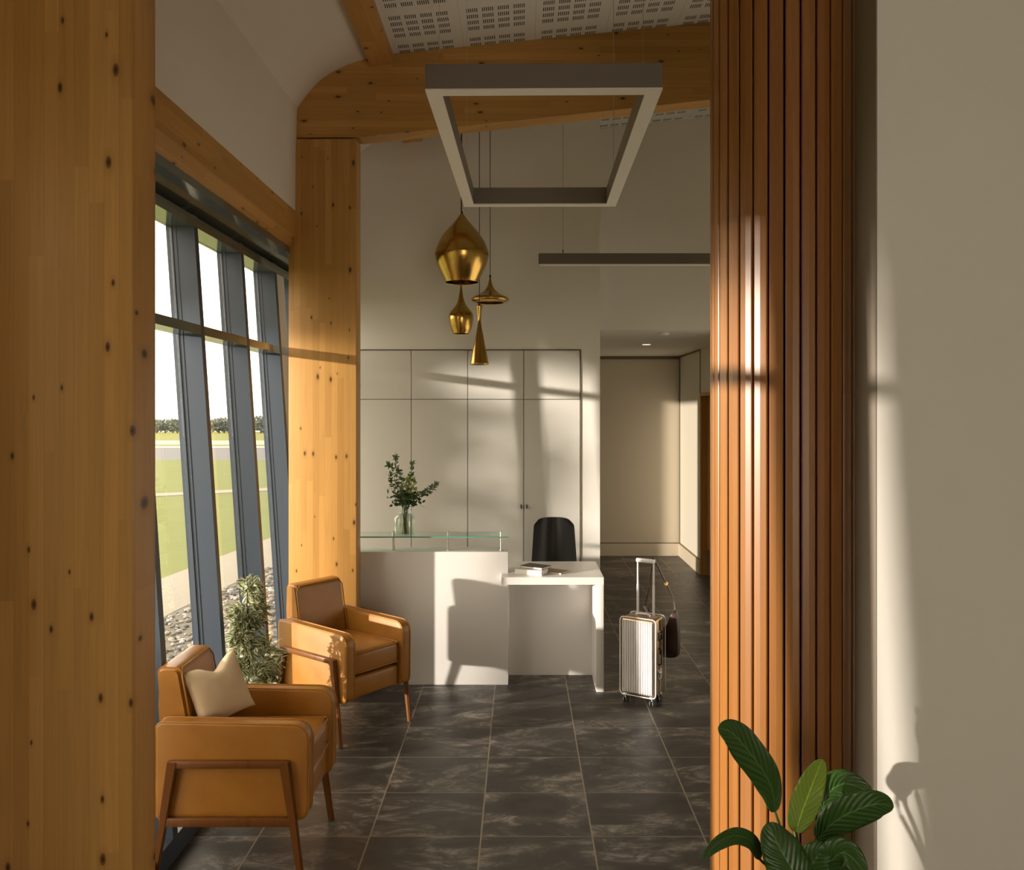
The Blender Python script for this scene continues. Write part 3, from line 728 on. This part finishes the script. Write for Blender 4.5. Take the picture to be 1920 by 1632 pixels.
# ------------------------------------------------------------------ variegated plant between the chairs
pc = Vector(((464 - CX) * 4.55 / F, 4.55, 0))
fp = thing('potted_ficus', 'small cone shaped plant with cream edged leaves between the armchairs', 'plant', pc)
bm = bmesh.new(); lathe(bm, [(.085, .215), (.09, .22), (.098, .215), (.07, 0)], 40); mesh_obj('pot', bm, M['pot'], fp, smooth=.8)
bm = bmesh.new(); tube(bm, [(0, 0, .2), (.01, 0, .5), (-.005, .005, .8), (0, 0, 1.0)], [.010, .008, .005, .002]); mesh_obj('stem', bm, M['bark'], fp, smooth=True)
bm = bmesh.new(); uvl = bm.loops.layers.uv.new('UVMap')
tw = [(random.uniform(0, 2 * PI), random.uniform(.26, .95)) for _ in range(70)]
for q in range(1700):
    ta, tz = tw[q % 70]; t = (tz - .26) / .74
    R = .150 * (1 - t) ** .7 + .022
    rr = R * random.random() ** .6 * (1.25 if q % 70 in (3, 11, 20, 31) else 1)
    a = ta + random.uniform(-.5, .5); z = tz + rr * .35 + random.uniform(-.03, .03)
    p = Vector((rr * math.cos(a), rr * math.sin(a), z)); p.x = max(p.x, xin(z) - pc.x)
    d = Vector((math.cos(a), math.sin(a), random.uniform(-.5, .7))) + rdir() * .8
    add_leaf(bm, uvl, p, d, Vector((0, 0, 1)) + rdir() * .9, random.uniform(.036, .058), random.uniform(.020, .030), .25, 3)
for q in range(26):
    z = random.uniform(.93, 1.01); add_leaf(bm, uvl, Vector((random.uniform(-.02, .02), random.uniform(-.02, .02), z)), Vector((0, 0, .7)) + rdir() * .8, rdir(), .045, .024, .2, 3)
mesh_obj('foliage', bm, M['ficus'], fp)['kind'] = 'stuff'

# ------------------------------------------------------------------ suitcase and bag
fr_c = Vector((.858, 5.45, 0)); ux = Vector((.86, -.51, 0)).normalized(); uy = Vector((.51, .86, 0)).normalized()
base = fr_c - ux * .122 + uy * .09
su = thing('suitcase', 'silver ribbed cabin suitcase with raised handle beside the desk', 'suitcase', base, math.atan2(ux.y, ux.x))
bm = bmesh.new(); box(bm, -.118, .118, -.083, .087, .064, .562, .020, 4)
mesh_obj('shell', bm, M['alu_side'], su, smooth=.7)['label'] = 'bronze toned side shell'
def ribbed(y_out, sgn):
    bm = bmesh.new(); pts = []
    nr = 13; x0, x1 = -.106, .106
    for i in range(nr):
        a = x0 + (x1 - x0) * i / nr; b = x0 + (x1 - x0) * (i + 1) / nr; wdt = b - a
        for f, h in ((.02, 0), (.16, 0), (.30, .9), (.5, 1), (.70, .9), (.84, 0)): pts.append((a + wdt * f, y_out + sgn * .010 * h))
    pts = [(x0, y_out - sgn * .02)] + pts + [(x1, y_out - sgn * .02)]
    prism(bm, pts, 'z', .082, .545)
    return bm
mesh_obj('front_ribs', ribbed(-.084, -1), M['alu'], su)['label'] = 'bright ribbed front'
mesh_obj('back_ribs', ribbed(.09, 1), M['alu'], su, smooth=.9)
bm = bmesh.new()
o_ = round_outline([(-.124, .060), (.124, .060), (.124, .566), (-.124, .566)], [.03] * 4, 5)
for yy in (-.080, .084): tube(bm, [(x, yy, z) for x, z in o_], .0038, 6, closed=True, caps=False)
mesh_obj('rim', bm, M['alu'], su, smooth=True)
bm = bmesh.new()
for zz in (.17, .42): box(bm, .117, .124, -.03, .034, zz, zz + .06, .002); box(bm, .123, .128, -.014, .018, zz + .012, zz + .045, .002)
box(bm, .117, .122, -.004, .008, .08, .55)
mesh_obj('latches', bm, M['chrome'], su)
bm = bmesh.new(); tube(bm, [(.118, -.01, .26), (.134, -.01, .27), (.134, -.01, .36), (.118, -.01, .37)], .005); mesh_obj('side_grip', bm, M['rubber'], su, smooth=True)
bm = bmesh.new(); tube(bm, smooth_curve([(-.045, .012, .560), (-.042, .012, .574), (.042, .012, .574), (.045, .012, .560)], 4), .006); mesh_obj('top_grip', bm, M['alu'], su, smooth=True)
bm = bmesh.new()
for sx in (-1, 1): tube(bm, [(sx * .056, .055, .55), (sx * .056, .055, .76)], .0085); tube(bm, [(sx * .056, .055, .74), (sx * .056, .055, .915)], .0065)
box(bm, -.066, .066, .042, .068, .905, .932, .006)
mesh_obj('pull_handle', bm, M['alu'], su, smooth=.7)
for sx in (-1, 1):
    for sy in (-1, 1):
        bm = bmesh.new(); x, y = sx * .092, sy * .060 + .002
        for off in (-.010, .010):
            lathe(bm, [(.020, .006), (.022, .003), (.022, -.003), (.020, -.006)], 20)
            vs2 = bm.verts[-80:] if False else [v for v in bm.verts if not v.tag]
            rot = Matrix.Rotation(PI / 2, 4, 'Y')
            for v in vs2: v.co = rot @ v.co + Vector((x + off, y, .0225)); v.tag = True
        wl = mesh_obj('wheel', bm, M['rubber'], su, smooth=.7)
        bm = bmesh.new(); box(bm, x - .004, x + .004, y - .009, y + .009, .018, .055, .002); box(bm, x - .016, x + .016, y - .016, y + .016, .048, .066, .003)
        mesh_obj('fork', bm, M['chrome'], wl, smooth=.7)

bag = thing('shoulder_bag', 'dark brown shoulder bag hanging by its strap from the suitcase handle', 'bag', base, math.atan2(ux.y, ux.x))
def bagprof():
    bm = bmesh.new()
    # crescent body hanging behind the case; local x along the case, y depth
    outl = smooth_curve([(-.055, .60), (.0, .50), (.07, .475), (.125, .50), (.165, .590), (.188, .56), (.200, .45), (.200, .33), (.178, .285), (.10, .27), (.0, .29), (-.05, .36), (-.07, .48), (-.055, .60)], 5)[:-1]
    n = len(outl); cx = sum(p[0] for p in outl) / n; cz = sum(p[1] for p in outl) / n
    rings = []
    for f, y in ((.80, .118), (.95, .125), (1.0, .145), (1.0, .160), (.95, .178), (.80, .185)):
        rings.append([bm.verts.new((cx + (p[0] - cx) * f, y, cz + (p[1] - cz) * f)) for p in outl])
    for a, b in zip(rings, rings[1:]):
        for q in range(n): bm.faces.new((a[q], a[(q + 1) % n], b[(q + 1) % n], b[q]))
    bm.faces.new(rings[0][::-1]); bm.faces.new(rings[-1]); bmesh.ops.recalc_face_normals(bm, faces=bm.faces[:])
    return bm
mesh_obj('bag_body', bagprof(), M['bagleather'], bag, smooth=.9)
def strap(bm, pts, w=.007, t=.0018):
    pts = smooth_curve([Vector(p) for p in pts], 6); rows = []
    for i, p in enumerate(pts):
        tt = (pts[min(i + 1, len(pts) - 1)] - pts[max(0, i - 1)]).normalized(); s = Vector((0, 1, 0)); nn = tt.cross(s).normalized()
        rows.append([bm.verts.new(p + s * a + nn * b) for a, b in ((-w, -t), (w, -t), (w, t), (-w, t))])
    for a, b in zip(rows, rows[1:]):
        for q in range(4): bm.faces.new((a[q], a[(q + 1) % 4], b[(q + 1) % 4], b[q]))
    bm.faces.new(rows[0][::-1]); bm.faces.new(rows[-1]); bmesh.ops.recalc_face_normals(bm, faces=bm.faces[:])
bm = bmesh.new(); strap(bm, [(-.045, .15, .595), (.005, .12, .76), (.045, .072, .925), (.052, .055, .9355), (.060, .060, .932), (.105, .11, .80), (.150, .15, .68), (.170, .152, .585)], .0065, .0035)
mesh_obj('strap', bm, M['bagleather'], bag, smooth=.9)
bm = bmesh.new(); lathe(bm, [(.013, .003), (.013, -.003)], 18); 
for v in bm.verts: v.co = Matrix.Rotation(PI / 2, 4, 'X') @ v.co + Vector((.118, .118, .768))
mesh_obj('buckle', bm, M['gold'], bag, smooth=.7)

# ------------------------------------------------------------------ leafy plant by the slatted column
lp = thing('leafy_plant', 'broad leaved green house plant in front of the slatted column', 'plant', (.80, 2.36, 0))
bm = bmesh.new(); lathe(bm, [(.12, .44), (.135, .46), (.155, .46), (.16, .44), (.125, 0)], 48); mesh_obj('pot', bm, M['pot'], lp, smooth=.8)
bm = bmesh.new(); lathe(bm, [(.135, .452), (.135, .44)], 40); mesh_obj('soil', bm, M['soil'], lp)
O = Vector((.80, 2.36, 0))
def big_leaf(mid, hw, mat, fold=.35, tilt=0.0, twist=0.0, name='leaf'):
    """mid: (px, py, depth) along the midrib from stalk to tip; hw: half width in metres"""
    pts = smooth_curve([W(*m) - O for m in mid], 8); n = len(pts)
    bm = bmesh.new(); uvl = bm.loops.layers.uv.new('UVMap'); rows = []; K = 5
    for i, p in enumerate(pts):
        t = i / (n - 1); tt = (pts[min(i + 1, n - 1)] - pts[max(0, i - 1)]).normalized()
        view = Vector((math.sin(tilt + twist * t), -math.cos(tilt + twist * t), .25)).normalized()
        s = tt.cross(view).normalized(); u = s.cross(tt).normalized()
        w_ = hw * 2.35 * (max(t, .0) ** .62) * (max(1 - t, 0) ** .72) + .0006
        row = []
        for q in range(-K, K + 1):
            f = q / K
            wave = .06 * math.sin(t * 19 + (2 if q > 0 else 0)) * f * f
            row.append(bm.verts.new(p + s * (w_ * f) + u * (w_ * (abs(f) * fold - .25 * f * f + wave))))
        rows.append(row)
    for i in range(n - 1):
        for q in range(2 * K):
            f = bm.faces.new((rows[i][q], rows[i][q + 1], rows[i + 1][q + 1], rows[i + 1][q])); f.smooth = True
            for l_, (a, b) in zip(f.loops, ((q, i), (q + 1, i), (q + 1, i + 1), (q, i + 1))): l_[uvl].uv = (a / (2 * K), b / (n - 1))
    lf = mesh_obj(name, bm, mat, lp)
    so_ = lf.modifiers.new('thickness', 'SOLIDIFY'); so_.thickness = .0012
    bm = bmesh.new(); b0 = pts[0]
    tube(bm, smooth_curve([Vector((random.uniform(-.03, .03), random.uniform(-.03, .03), .45)), Vector((b0.x * .5, b0.y * .5, (.45 + b0.z) * .5 + .03)), b0 + (pts[1] - b0) * .5], 5), .0035, 7)
    mesh_obj('leaf_stalk', bm, M['stem'], lf, smooth=True)
    return lf
big_leaf([(1453, 1524, 2.34), (1447, 1480, 2.33), (1425, 1438, 2.31), (1392, 1395, 2.28), (1368, 1372, 2.26), (1346, 1366, 2.25)], .050, M['leaf'], .25, .35)
big_leaf([(1492, 1562, 2.32), (1505, 1520, 2.33), (1524, 1470, 2.35), (1542, 1424, 2.38)], .040, M['leaf_sunlit'], .5, -.5)['label'] = 'light green leaf with sunlight in its colour'
big_leaf([(1532, 1576, 2.34), (1560, 1545, 2.31), (1600, 1522, 2.28), (1645, 1508, 2.25), (1676, 1514, 2.23)], .046, M['leaf'], .15, -.3)
big_leaf([(1540, 1530, 2.44), (1552, 1490, 2.46), (1585, 1470, 2.46), (1637, 1488, 2.44)], .046, M['leaf'], .2, .2)
big_leaf([(1424, 1612, 2.26), (1410, 1580, 2.24), (1380, 1567, 2.22), (1345, 1582, 2.20), (1314, 1614, 2.18)], .022, M['leaf'], .6, .0)
big_leaf([(1512, 1690, 2.20), (1490, 1640, 2.19), (1462, 1590, 2.20), (1438, 1543, 2.22)], .062, M['leaf'], .15, .2)
big_leaf([(1510, 1700, 2.24), (1512, 1650, 2.23), (1530, 1610, 2.22), (1556, 1588, 2.22)], .050, M['leaf'], .2, -.2)
big_leaf([(1530, 1670, 2.25), (1555, 1620, 2.22), (1585, 1600, 2.20), (1625, 1640, 2.17)], .045, M['leaf'], .2, .0)
big_leaf([(1490, 1560, 2.40), (1492, 1530, 2.41), (1505, 1490, 2.42), (1528, 1455, 2.44)], .035, M['leaf'], .3, .5)
big_leaf([(1470, 1700, 2.30), (1440, 1680, 2.28), (1400, 1690, 2.26), (1370, 1730, 2.24)], .04, M['leaf'], .3, .0)

# ------------------------------------------------------------------ ceiling light frame
rot = math.radians(-.85)
Y1, Y2, X0, X1, ZB = 3.24, 5.09, -.362, .540, 3.125
fc = Vector((.088 + .0135, (Y1 + Y2) / 2, ZB)); hwx, hly = .451, (Y2 - Y1) / 2
lf_ = thing('pendant_light_frame', 'rectangular grey light frame hanging under the rafter', 'light', fc, rot)
t_ = .060
def bar(n_, a):
    bm = bmesh.new(); box(bm, *a, .006, .10, .002, 1); return mesh_obj(n_, bm, M['lum'], lf_)
for n_, a in (('front_bar', (-hwx, hwx, -hly, -hly + t_)), ('back_bar', (-hwx, hwx, hly - t_, hly)), ('side_bar', (-hwx, -hwx + t_, -hly + t_, hly - t_)), ('side_bar', (hwx - t_, hwx, -hly + t_, hly - t_))):
    bb = bar(n_, a)
    bm = bmesh.new(); box(bm, a[0] + .0, a[1] - .0, a[2] + .0, a[3] - .0, 0, .0058); mesh_obj('diffuser', bm, M['diff'], bb)['label'] = 'white unlit diffuser'
for (x, y, r_) in ((hwx - .03, hly - .19, .0016), (-hwx + .03, hly - .19, .0007), (-hwx + .05, -hly + .03, .0006), (hwx - .07, -hly + .03, .0008)):
    wx = fc.x + x; zt = ceil_z(wx) - ZB
    bm = bmesh.new(); tube(bm, [(x, y, .10), (x, y, zt)], r_, 6); lathe(bm, [(.005, .112), (.007, .10)], 10, cx=x, cy=y); mesh_obj('suspension_wire', bm, M['steelwire'], lf_)

# straight light above the corridor opening
sl = thing('linear_light', 'straight grey light bar hanging in front of the corridor opening', 'light', (0, 6.8, 3.077))
xa = (1010 - CX) * 6.8 / F
bx('housing', xa, 2.0, 0, .07, .005, .090, M['lum'], sl, .002, 1); bx('diffuser', xa + .004, 1.996, .006, .064, 0, .005, M['diff'], sl)
for x in ((1056 - CX) * 6.8 / F, 1.8):
    bm = bmesh.new(); tube(bm, [(x, .035, .09), (x, .035, .125)], .004, 8); tube(bm, [(x, .035, .12), (x, .035, ceil_z(x) - 3.077 - .002)], .0011, 6); mesh_obj('suspension_wire', bm, M['cord'], sl)

# ------------------------------------------------------------------ brass pendants
def pend(label, ax, d, prof, cap=True):
    s = d / F; top = W(ax, prof[0][1], d)
    t = thing('pendant_lamp', label, 'lamp', top, 0, 'brass pendant lamps')
    pts = smooth_curve([Vector((r * s, -(y - prof[0][1]) * s)) for r, y in prof], 5)
    bm = bmesh.new(); n = 64; rings = []
    for p in pts: rings.append([bm.verts.new((max(p.x, .001) * math.cos(2 * PI * q / n), max(p.x, .001) * math.sin(2 * PI * q / n), p.y)) for q in range(n)])
    for a, b in zip(rings, rings[1:]):
        for q in range(n): bm.faces.new((a[q], b[q], b[(q + 1) % n], a[(q + 1) % n]))
    bm.faces.new(rings[0])
    bmesh.ops.recalc_face_normals(bm, faces=bm.faces[:])
    sh = mesh_obj('lamp_shade', bm, M['brass'], t, smooth=True)
    so2 = sh.modifiers.new('thickness', 'SOLIDIFY'); so2.thickness = .003; so2.offset = -1
    bm = bmesh.new(); tube(bm, [(0, 0, -.01), (0, 0, ceil_z(top.x) - top.z)], .0028, 8); mesh_obj('cord', bm, M['cord'], t, smooth=True)
    bm = bmesh.new(); lathe(bm, [(.008, .012), (.008, -.006)], 16); mesh_obj('cord_grip', bm, M['cord'], t, smooth=.7)
    yb = -(prof[-1][1] - prof[0][1]) * s
    bm = bmesh.new(); lathe(bm, [(.010, yb * .35), (.014, yb * .5), (.018, yb * .62), (.012, yb * .72)], 20); mesh_obj('bulb', bm, M['diff'], t, smooth=True)
pend('large brass pendant lamp, the widest and highest of the four', 866, 6.2, [(2, 400), (9, 410), (20, 423), (33, 438), (44, 456), (50, 472), (50.5, 480), (47, 494), (41, 508), (33, 524), (30.5, 530)])
pend('small vase shaped brass pendant lamp below the largest one', 864.5, 6.75, [(1.2, 534), (2.5, 545), (5, 560), (9, 571), (16, 580), (22, 588), (23.2, 596), (22, 606), (19.5, 616), (16, 624), (15.2, 626)])
pend('flat wide brass pendant lamp shaped like a hat', 919, 6.63, [(1.3, 519), (3, 529), (6, 538), (12, 546), (22, 553), (31, 557), (35, 560.5), (34, 564.5), (28, 567.5), (25, 568)])
pend('slim brass cone pendant lamp, lowest of the four', 899, 6.42, [(5, 573), (3.6, 583), (2.2, 596), (2.2, 604), (4, 616), (7, 632), (10.5, 650), (14, 668), (17, 684)])

# corridor ceiling fittings
dl = thing('downlight', 'lit round downlight in the corridor ceiling', 'light', ((1212 - CX) * 9.25 / F, 9.25, 2.64))
bm = bmesh.new(); lathe(bm, [(.062, 0), (.062, -.006), (.055, -.008)], 32); mesh_obj('trim_ring', bm, M['white'], dl, smooth=.6)
bm = bmesh.new(); lathe(bm, [(.045, -.008), (.045, -.0095)], 32); mesh_obj('lens', bm, M['lampglow'], dl)
sd = bmesh.new(); lathe(sd, [(.05, 0), (.048, -.018), (.03, -.024)], 28)
o = mesh_obj('smoke_detector', sd, M['white'], smooth=.7, loc=((1245 - CX) * 7.95 / F, 7.95, 2.64)); tag(o, 'small white smoke detector on the corridor ceiling', 'detector')

# ------------------------------------------------------------------ outside
def strip(name, pts, z, mat, kind='structure', th=.05):
    bm = bmesh.new(); prism(bm, pts, 'z', z - th, z); o = mesh_obj(name, bm, mat); o['kind'] = kind; return o
def gz(y): 
    # ground falls away gently beyond the road
    for (a, za), (b, zb) in zip(GP, GP[1:]):
        if y <= b: return za + (zb - za) * (y - a) / (b - a)
    return GP[-1][1]
GP = [(-60, -.12), (50, -.12), (90, -1.08), (160, -2.65), (330, -6.1), (700, -14)]
def terrain(name, y0, y1, mat, lift=0.0, x0=-320, x1=-1.95, label=None, cat=None):
    ys = sorted({y0, y1, *[p[0] for p in GP if y0 < p[0] < y1]}); bm = bmesh.new(); rows = []
    for y in ys: rows.append([bm.verts.new((x0, y, gz(y) + lift)), bm.verts.new((x1, y, gz(y) + lift)), bm.verts.new((x1, y, gz(y) - .3)), bm.verts.new((x0, y, gz(y) - .3))])
    for a, b in zip(rows, rows[1:]):
        for q in range(4): bm.faces.new((a[q], a[(q + 1) % 4], b[(q + 1) % 4], b[q]))
    bm.faces.new(rows[0][::-1]); bm.faces.new(rows[-1]); bmesh.ops.recalc_face_normals(bm, faces=bm.faces[:])
    o = mesh_obj(name, bm, mat); struct(o, label, cat); return o
terrain('lawn', -60, 36, M['lawn'], x1=-1.9, label='green mown lawn outside the windows', cat='lawn')
terrain('road', 36, 48.5, M['road'], label='grey road beyond the lawn', cat='road')
terrain('road_edge', 48.5, 50.5, M['whiteline'])
terrain('lawn_far', 50.5, 58, M['drygrass']); terrain('road_far', 58, 88, M['concrete'], label='pale strip of tarmac beyond the road', cat='road')
terrain('field', 88, 700, M['drygrass'], label='yellow green field on the horizon', cat='field')
strip('garden_path', [(-3.40, 0), (-4.55, 0), (-4.40, 9), (-3.90, 14), (-3.6, 22), (-2.7, 22), (-3.05, 13), (-3.45, 8.5)], -.085, M['path'])['label'] = 'pale paved path along the building'
strip('footpath', [(-30, 6.3), (-3.6, 23.4), (-3.6, 24.2), (-30, 7.1)], -.10, M['path'])
for o in bpy.data.objects:
    if o.name in ('footpath',): bpy.data.meshes.remove(o.data); break
strip('footpath', [(-40, -.1), (-8.7, 20.3), (-6.4, 21.8), (-4.0, 23.3), (-4.0, 24.2), (-6.4, 22.75), (-8.8, 21.1), (-41, .6)], -.10, M['path'])['label'] = 'thin pale footpath crossing the lawn'
strip('gravel_bed', [(-1.75, -1), (-3.45, -1), (-3.45, 8.5), (-3.05, 13), (-2.9, 16), (-1.75, 16)], -.09, M['gravelbed'])
bm = bmesh.new()
for q in range(2600):
    y = random.uniform(4.2, 13); xr = -3.42 if y < 8.5 else -3.42 + (y - 8.5) * .09
    x = random.uniform(xr, -1.9); s = random.uniform(.014, .034) * (1 if y < 9 else 1.3)
    Mt = Matrix.Translation((x, y, -.088 + s * .3)) @ Matrix.Rotation(random.uniform(0, 6), 4, 'Z') @ Matrix.Diagonal((s, s * random.uniform(.6, 1), s * .6, 1))
    bmesh.ops.create_icosphere(bm, subdivisions=1, radius=1, matrix=Mt)
o = mesh_obj('gravel', bm, M['stone']); tag(o, 'grey and tan gravel stones between window and path', 'gravel', kind='stuff')

# far trees with the haze in their leaf colour: one crown + trunk built, copied
def make_tree(name, label, cat, loc, crown, leafn, lsize, mat, trunk_h, tr=.12, group=None):
    t = thing(name, label, cat, loc, 0, group)
    bm = bmesh.new(); uvl = bm.loops.layers.uv.new('UVMap')
    for (cx, cy, cz, rx, rz) in crown:
        for q in range(leafn):
            d = rdir(); k_ = random.uniform(.3, 1) ** .5; p = Vector((cx + d.x * rx * k_, cy + d.y * rx * k_, cz + d.z * rz * k_))
            add_leaf(bm, uvl, p, d + rdir(), rdir(), lsize, lsize * .7, .1, 2)
    mesh_obj('crown', bm, mat, t)
    bm = bmesh.new(); tube(bm, [(0, 0, 0), (.02, 0, trunk_h * .6), (0, .02, trunk_h)], [tr, tr * .8, tr * .4]); mesh_obj('trunk', bm, M['bark'], t)
    return t
far0 = make_tree('distant_tree', 'hazy tree in the row along the horizon', 'tree', (0, 0, 0), [(0, 0, 3.4, 2.4, 1.9), (1.2, .3, 2.8, 1.9, 1.6), (-1.1, 0, 2.4, 1.9, 1.5)], 200, .85, M['far'], 3.2, .25, 'hazy trees on the horizon')
n = 0
for i in range(42):
    rat = -.47 + .0105 * i; y = (282, 300, 318)[i % 3]; x = -.47 * 300 + 2.3 * i
    if i == 0: o = far0
    else:
        o = far0.copy(); C.objects.link(o)
        for ch in far0.children:
            c = ch.copy(); C.objects.link(c); c.parent = o
    s = random.uniform(.85, 1.2)
    o.location = (x, y, gz(y) - .1); o.scale = (s, s, s * random.uniform(.72, .95)); o.rotation_euler = (0, 0, random.uniform(0, 6))
# garden trees out by the lawn on the sun's side; they throw the dappled shade indoors
g1 = -.12
def garden(x, y, crown, n, sz, th): make_tree('garden_tree', 'unseen leafy tree on the lawn outside that shades the room', 'tree', (x, y, g1), crown, n, sz, M['treefol'], th, .06, 'garden trees outside')
garden(-12, 1.40, [(0, .36, 2.9, .42, 1.1), (0, .40, 2.2, .42, .8), (0, .15, 4.50, .72, .70), (0, .30, 2.6, .25, .7)], 620, .24, 4.4)
garden(-13.6, .22, [(0, 0, 3.3, .24, .5), (0, -.12, 2.5, .18, .3), (.1, .08, 2.95, .26, .6)], 75, .17, 3.2)
garden(-12, -.30, [(0, 0, 4.56, .7, .75), (0, .62, 4.55, .5, .65), (0, -.72, 4.6, .6, .7)], 560, .24, 4.6)
garden(-12, -4.0, [(0, 0, 4.85, 1.0, .85), (-.2, 1.1, 4.8, .8, .8), (0, -1.0, 4.75, .9, .8)], 560, .24, 4.6)
garden(-10.2, -1.28, [(0, 0, 1.15, .62, .95), (0, -.1, 1.5, .55, .45)], 500, .2, 1.2)  # unseen low bush added to keep sun off the closest armchair
